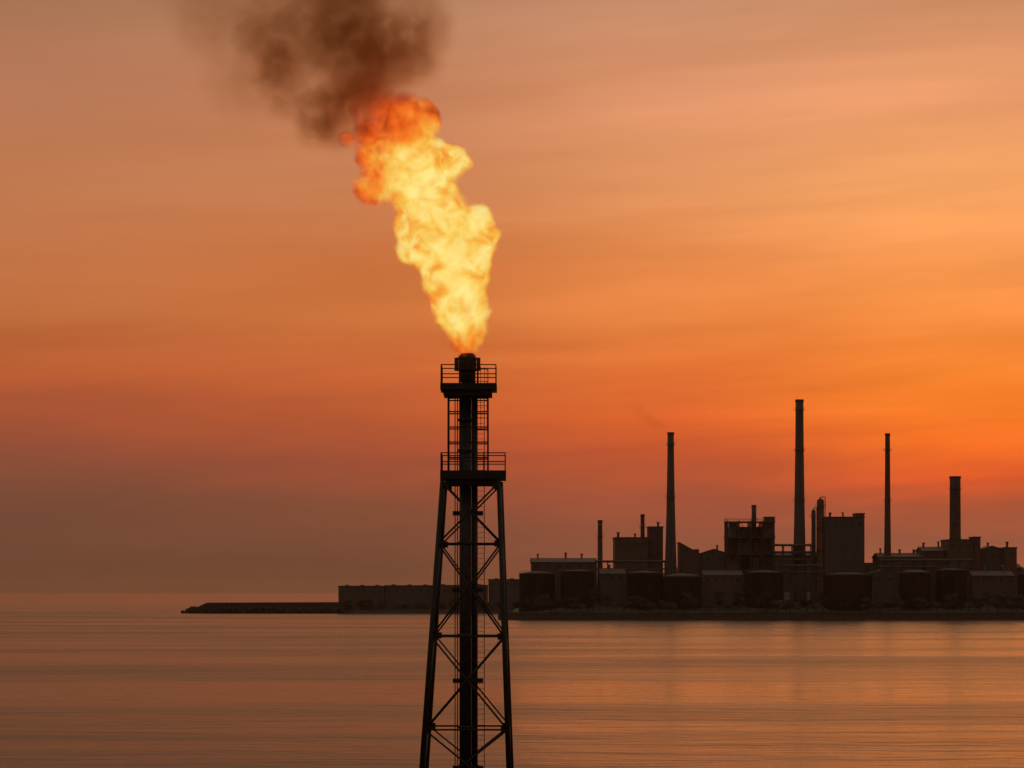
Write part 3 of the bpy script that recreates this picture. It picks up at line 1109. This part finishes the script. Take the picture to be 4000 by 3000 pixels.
# front row of tanks and sheds along the shore
tank(2098, 2234, 140, 1274, 'squat storage tank at the left tip of the refinery shore', M['tank_dark'])
tank(2255, 2228, 132, 1268, 'squat storage tank in front of the long low shed', M['tank_dark'], .04)
block(2345, 2440, 2222, 1272, 14, 'dark low store between the tank by the long shed and the brownish tank', M['clad'], 'ridge', 'store_shed', 'shed', 1, 3)
tank(2520, 2232, 140, 1270, 'storage tank below the flat roofed block left of the left tall chimney', M['tank_dark'])
tank(2664, 2242, 156, 1266, 'pale brownish storage tank below the foot of the left tall chimney', M['tank'], .08)
block(2750, 2900, 2228, 1270, 16, 'long front shed below the open steel process structure', M['clad_brown'], 'ridge', 'store_shed', 'shed', 2, 5)
tank(2985, 2230, 150, 1268, 'storage tank right of the long front shed', M['tank_dark'])
pipe_rack(3062, 3210, 2210, 1264, 'low pipe rack on the shore below the tallest chimney', 6, 3)
tank(3310, 2238, 182, 1270, 'wide grey storage tank in front of the boiler house', M['tank'], .05)
block(3405, 3500, 2226, 1268, 14, 'front store shed below the thinnest chimney', M['clad'], 'gable', 'store_shed', 'shed', 1, 2)
tank(3575, 2228, 120, 1266, 'storage tank between the thinnest and the short thick chimney', M['tank'], .09)
tank(3716, 2222, 118, 1270, 'storage tank in front of the short thick chimney', M['tank_dark'])
block(3800, 3960, 2230, 1270, 18, 'long brown front shed near the right edge', M['clad_brown'], 'ridge', 'store_shed', 'shed', 2, 5)
tank(4040, 2236, 130, 1268, 'storage tank cut by the right edge of the picture', M['tank_dark'])
pipe_rack(2330, 2600, 2196, 1290, 'pipe rack between the front tanks and the flat roofed block', 7, 2)
pipe_rack(3440, 3800, 2190, 1288, 'long pipe rack in front of the low halls at the right', 9, 2)

# sea wall along the shore
sw = thing('sea_wall', 'dark stained sea wall along the foot of the refinery shore', 'sea wall', (150, SHORE, 0))
wl, cp = MB(), MB()
x = -6.0
while x < 330:
    L = 9.0
    wl.box((x + L / 2, SHORE + 0.9 + random.uniform(-.08, .08), 0.65), (L - .02, 2.0, 4.3 + random.uniform(-.05, .05)))
    cp.box((x + L / 2, SHORE + 0.85, 2.98), (L - .05, 2.4, 0.34))
    x += L
part('wall', wl, M['wall'], sw)
part('coping', cp, M['wall'], sw)

# breakwater out to the left
bw = MB()
A0, A1 = P(742, 2396, 1602).x, P(1340, 2396, 1602).x
rnd = random.Random(5)


def rock_row(mb, x0, x1, Y, n, zc, r):
    for k in range(n):
        x = x0 + (x1 - x0) * rnd.random()
        edge = min(1, (x - x0) / 6 + 0.15)
        bm = bmesh.new()
        bmesh.ops.create_icosphere(bm, subdivisions=1, radius=1)
        s = [r * rnd.uniform(.6, 1.3) for _ in range(3)]
        rot = Matrix.Rotation(rnd.uniform(0, 6), 3, 'Z') @ Matrix.Rotation(rnd.uniform(0, 6), 3, 'X')
        c = Vector((x, Y + rnd.uniform(-2, 8), zc * edge * rnd.uniform(.2, 1)))
        b = len(mb.v)
        mb.v += [c + rot @ Vector((v.co.x * s[0], v.co.y * s[1], v.co.z * s[2])) * rnd.uniform(.85, 1.1) for v in bm.verts]
        mb.f += [tuple(b + v.index for v in f.verts) for f in bm.faces]
        bm.free()


prof = [(A0 - 4, -1), (A0 + 4, 3.6), (A0 + 9, 5.9), (A1, 6.2), (A1, -1)]
core = MB().prism(prof, 1604, 1611)
bt = thing('breakwater', 'low dark breakwater reaching out to the left with a sloping rocky end', 'breakwater', ((A0 + A1) / 2, 1604, 0))
part('core', core, M['rock'], bt)
rk = MB()
rock_row(rk, A0 - 5, A1, 1602.5, 420, 3.2, 0.95)
ro = part('rock_armour', rk, M['rock'], bt)

# buildings on the headland
def hblock(px0, px1, top, Y, dep, label, mat, kind, name, wins):
    a, c = P(px0, top, Y), P(px1, top, Y)
    t = thing(name, label, 'warehouse', ((a.x + c.x) / 2, Y, 1.5))
    W, xm, zt_ = c.x - a.x, (a.x + c.x) / 2, a.z
    part('wall', MB().box((xm, Y + dep / 2, (1.5 + zt_ - .5) / 2), (W, dep, zt_ - 2.0)), mat, t)
    rf = part('roof', MB().box((xm, Y + dep / 2, zt_ - .247), (W + .6, dep + .6, .5)), M['roof'], t)
    for k in range(3):
        vx = a.x + W * (k + .5) / 3
        part('roof_vent', MB().box((vx, Y + dep / 2, zt_ + .25), (2.2, 2, .5)), M['plant_steel'], rf)
    for k in range(wins):
        fx = a.x + W * (k + .5) / wins
        fr = part('window', MB().box((fx, Y - .03, zt_ - 3), (2.0, .14, 1.6)), M['plant_steel'], t)
        part('pane', MB().box((fx, Y - .11, zt_ - 3), (1.7, .06, 1.3)), M['glass'], fr)
    return t


hblock(1322, 1500, 2288, 1612, 24, 'flat roofed quay warehouse at the far left end of the headland', M['clad_brown'], 'flat', 'quay_warehouse', 6)
hblock(1503, 1690, 2286, 1614, 26, 'flat roofed quay warehouse left of and touching the flare tower', M['clad'], 'flat', 'quay_warehouse', 6)
hblock(1694, 1905, 2285, 1612, 24, 'quay warehouse seen through the lattice of the flare tower', M['clad_brown'], 'flat', 'quay_warehouse', 7)
hblock(1908, 2090, 2262, 1616, 24, 'taller quay warehouse right of the flare tower', M['clad'], 'flat', 'quay_warehouse', 6)

# ------------------------------------------------------------------ trees
def make_tree(label, hgt, rad, seed, mat, name):
    rnd = random.Random(seed)
    t = thing(name, label, 'tree', (0, 0, -50), 'trees along the refinery shore')
    tr = MB()
    pts = [Vector((0, 0, -50))]
    for k in range(1, 5):
        pts.append(pts[-1] + Vector((rnd.uniform(-.3, .3), rnd.uniform(-.3, .3), hgt * .17)))
    for k in range(4):
        tr.tube(pts[k], pts[k + 1], .32 * (1 - k * .18), .32 * (1 - (k + 1) * .18), 7)
    cl = []
    for k in range(11):
        a = rnd.uniform(0, 6.28)
        rr = rad * rnd.uniform(.2, .95)
        z_ = hgt * rnd.uniform(.35, .95)
        rr *= math.sin(math.pi * min(1, max(.2, (z_ / hgt - .2) / .85)))
        cl.append((Vector((rr * math.cos(a), rr * math.sin(a), z_ - 50)), rad * rnd.uniform(.28, .5)))
    for c, r in cl:
        st = pts[min(4, max(1, int((c.z + 50) / (hgt * .2))))]
        tr.tube(st, c, .12, .04, 5)
    part('trunk', tr, M['bark'], t, True)
    cr = MB()
    for c, r in cl:
        for q in range(95):
            d_ = Vector((rnd.gauss(0, 1), rnd.gauss(0, 1), rnd.gauss(0, 1))).normalized() * r * rnd.random() ** .45
            p = c + Vector((d_.x, d_.y, d_.z * .75))
            u_ = Vector((rnd.gauss(0, 1), rnd.gauss(0, 1), rnd.gauss(0, 1))).normalized()
            w_ = u_.orthogonal().normalized()
            s = rnd.uniform(.22, .5)
            cr.add([p + u_ * s, p + w_ * s * .7, p - u_ * s, p - w_ * s * .7], [(0, 1, 2, 3)])
    part('crown', cr, mat, t)
    return t


TL = ['dark bushy tree in the belt between the sea wall and the tanks', 'rounded dry toned tree in the belt between the sea wall and the tanks', 'slender upright tree in the belt between the sea wall and the tanks']
protos = [make_tree(TL[0], 8.5, 4.2, 1, M['leaf'], 'shore_tree'), make_tree(TL[1], 6.5, 4.0, 2, M['leaf_dry'], 'shore_tree'), make_tree(TL[2], 10, 2.8, 3, M['leaf'], 'shore_tree')]
spots = []
rnd = random.Random(21)
for k in range(72):
    px = 2022 + (4080 - 2022) * (k + rnd.uniform(.1, .9)) / 72
    Y = rnd.uniform(1243, 1256)
    spots.append((px, Y, rnd.choice([0, 0, 1, 1, 2]), rnd.uniform(.55, .95)))
used = [False] * 3
for px, Y, k, s in spots:
    X = (px - 2000) / F * Y
    loc = (X, Y, ground_z(X, Y) - .2)
    o = protos[k]
    if not used[k]:
        used[k] = True
        for ch in o.children:
            for v in ch.data.vertices:
                pass
        o.location = loc
        o.rotation_euler = (0, 0, rnd.uniform(0, 6))
        o.scale = (s, s, s)
    else:
        dup(o, loc, None, rnd.uniform(0, 6), s)

for k in range(16):
    px = 1345 + (2030 - 1345) * (k + rnd.uniform(.1, .9)) / 16
    Y = rnd.uniform(1608, 1611)
    X = (px - 2000) / F * Y
    q = protos[rnd.choice([0, 1])]
    o = dup(q, (X, Y, head_z(X, Y) - .3), 'low dark tree on the headland in front of the quay warehouses', rnd.uniform(0, 6), rnd.uniform(.45, .8))
    o['group'] = 'trees on the headland'
# thin smoke wisp leaving the left tall chimney
wp = [(2598, 1676, 16, .5), (2575, 1660, 24, .6), (2545, 1642, 30, .5), (2512, 1622, 34, .35), (2480, 1600, 36, .22)]
wloc = P(2600, 1690, Y0)
bm = bmesh.new()
for x, y, r, w in wp:
    bmesh.ops.create_icosphere(bm, subdivisions=3, radius=r * Y0 / F, matrix=Matrix.Translation(P(x, y, Y0) - wloc))
me = bpy.data.meshes.new('smoke_wisp')
bm.to_mesh(me)
bm.free()
wo = bpy.data.objects.new('smoke_wisp', me)
C.objects.link(wo)
wo.location = wloc
md = wo.modifiers.new('remesh', 'REMESH')
md.mode = 'VOXEL'
md.voxel_size = 0.5
bpy.context.view_layer.update()
me2 = bpy.data.meshes.new_from_object(wo.evaluated_get(bpy.context.evaluated_depsgraph_get()))
wo.modifiers.clear()
wo.data = me2
me2.materials.clear()
me2.materials.append(smoke_mat('thin_smoke', [(P(x, y, Y0), r * Y0 / F, w) for x, y, r, w in wp], wloc, 0.15, (0.4, 0.2, 0.1), (0.6, 0.3, 0.15), 0.25, 2.0, 0.4))
tag(wo, 'faint smoke wisp drifting left from the top of the left tall chimney', 'smoke')

# ------------------------------------------------------------------ hazy evening air
hz = part('haze', MB().box((0, 12500, 51), (34000, 31000, 122)), M['soil'])
hz['kind'] = 'stuff'
hm, nt, out = nt_new('evening_haze')
pv = nd(nt, 'ShaderNodeVolumePrincipled')
pv.inputs['Color'].default_value = (1.0, 0.72, 0.54, 1)
pv.inputs['Anisotropy'].default_value = 0.55
pv.inputs['Density'].default_value = 0.00003
nt.links.new(pv.outputs[0], out.inputs['Volume'])
hz.data.materials.clear()
hz.data.materials.append(hm)

# ------------------------------------------------------------------ render settings
scene.view_settings.view_transform = 'Standard'
scene.view_settings.look = 'None'
scene.view_settings.exposure = 0
scene.view_settings.gamma = 1
scene.cycles.volume_bounces = 1
scene.cycles.max_bounces = 6
scene.cycles.volume_max_steps = 512
scene.cycles.use_denoising = True
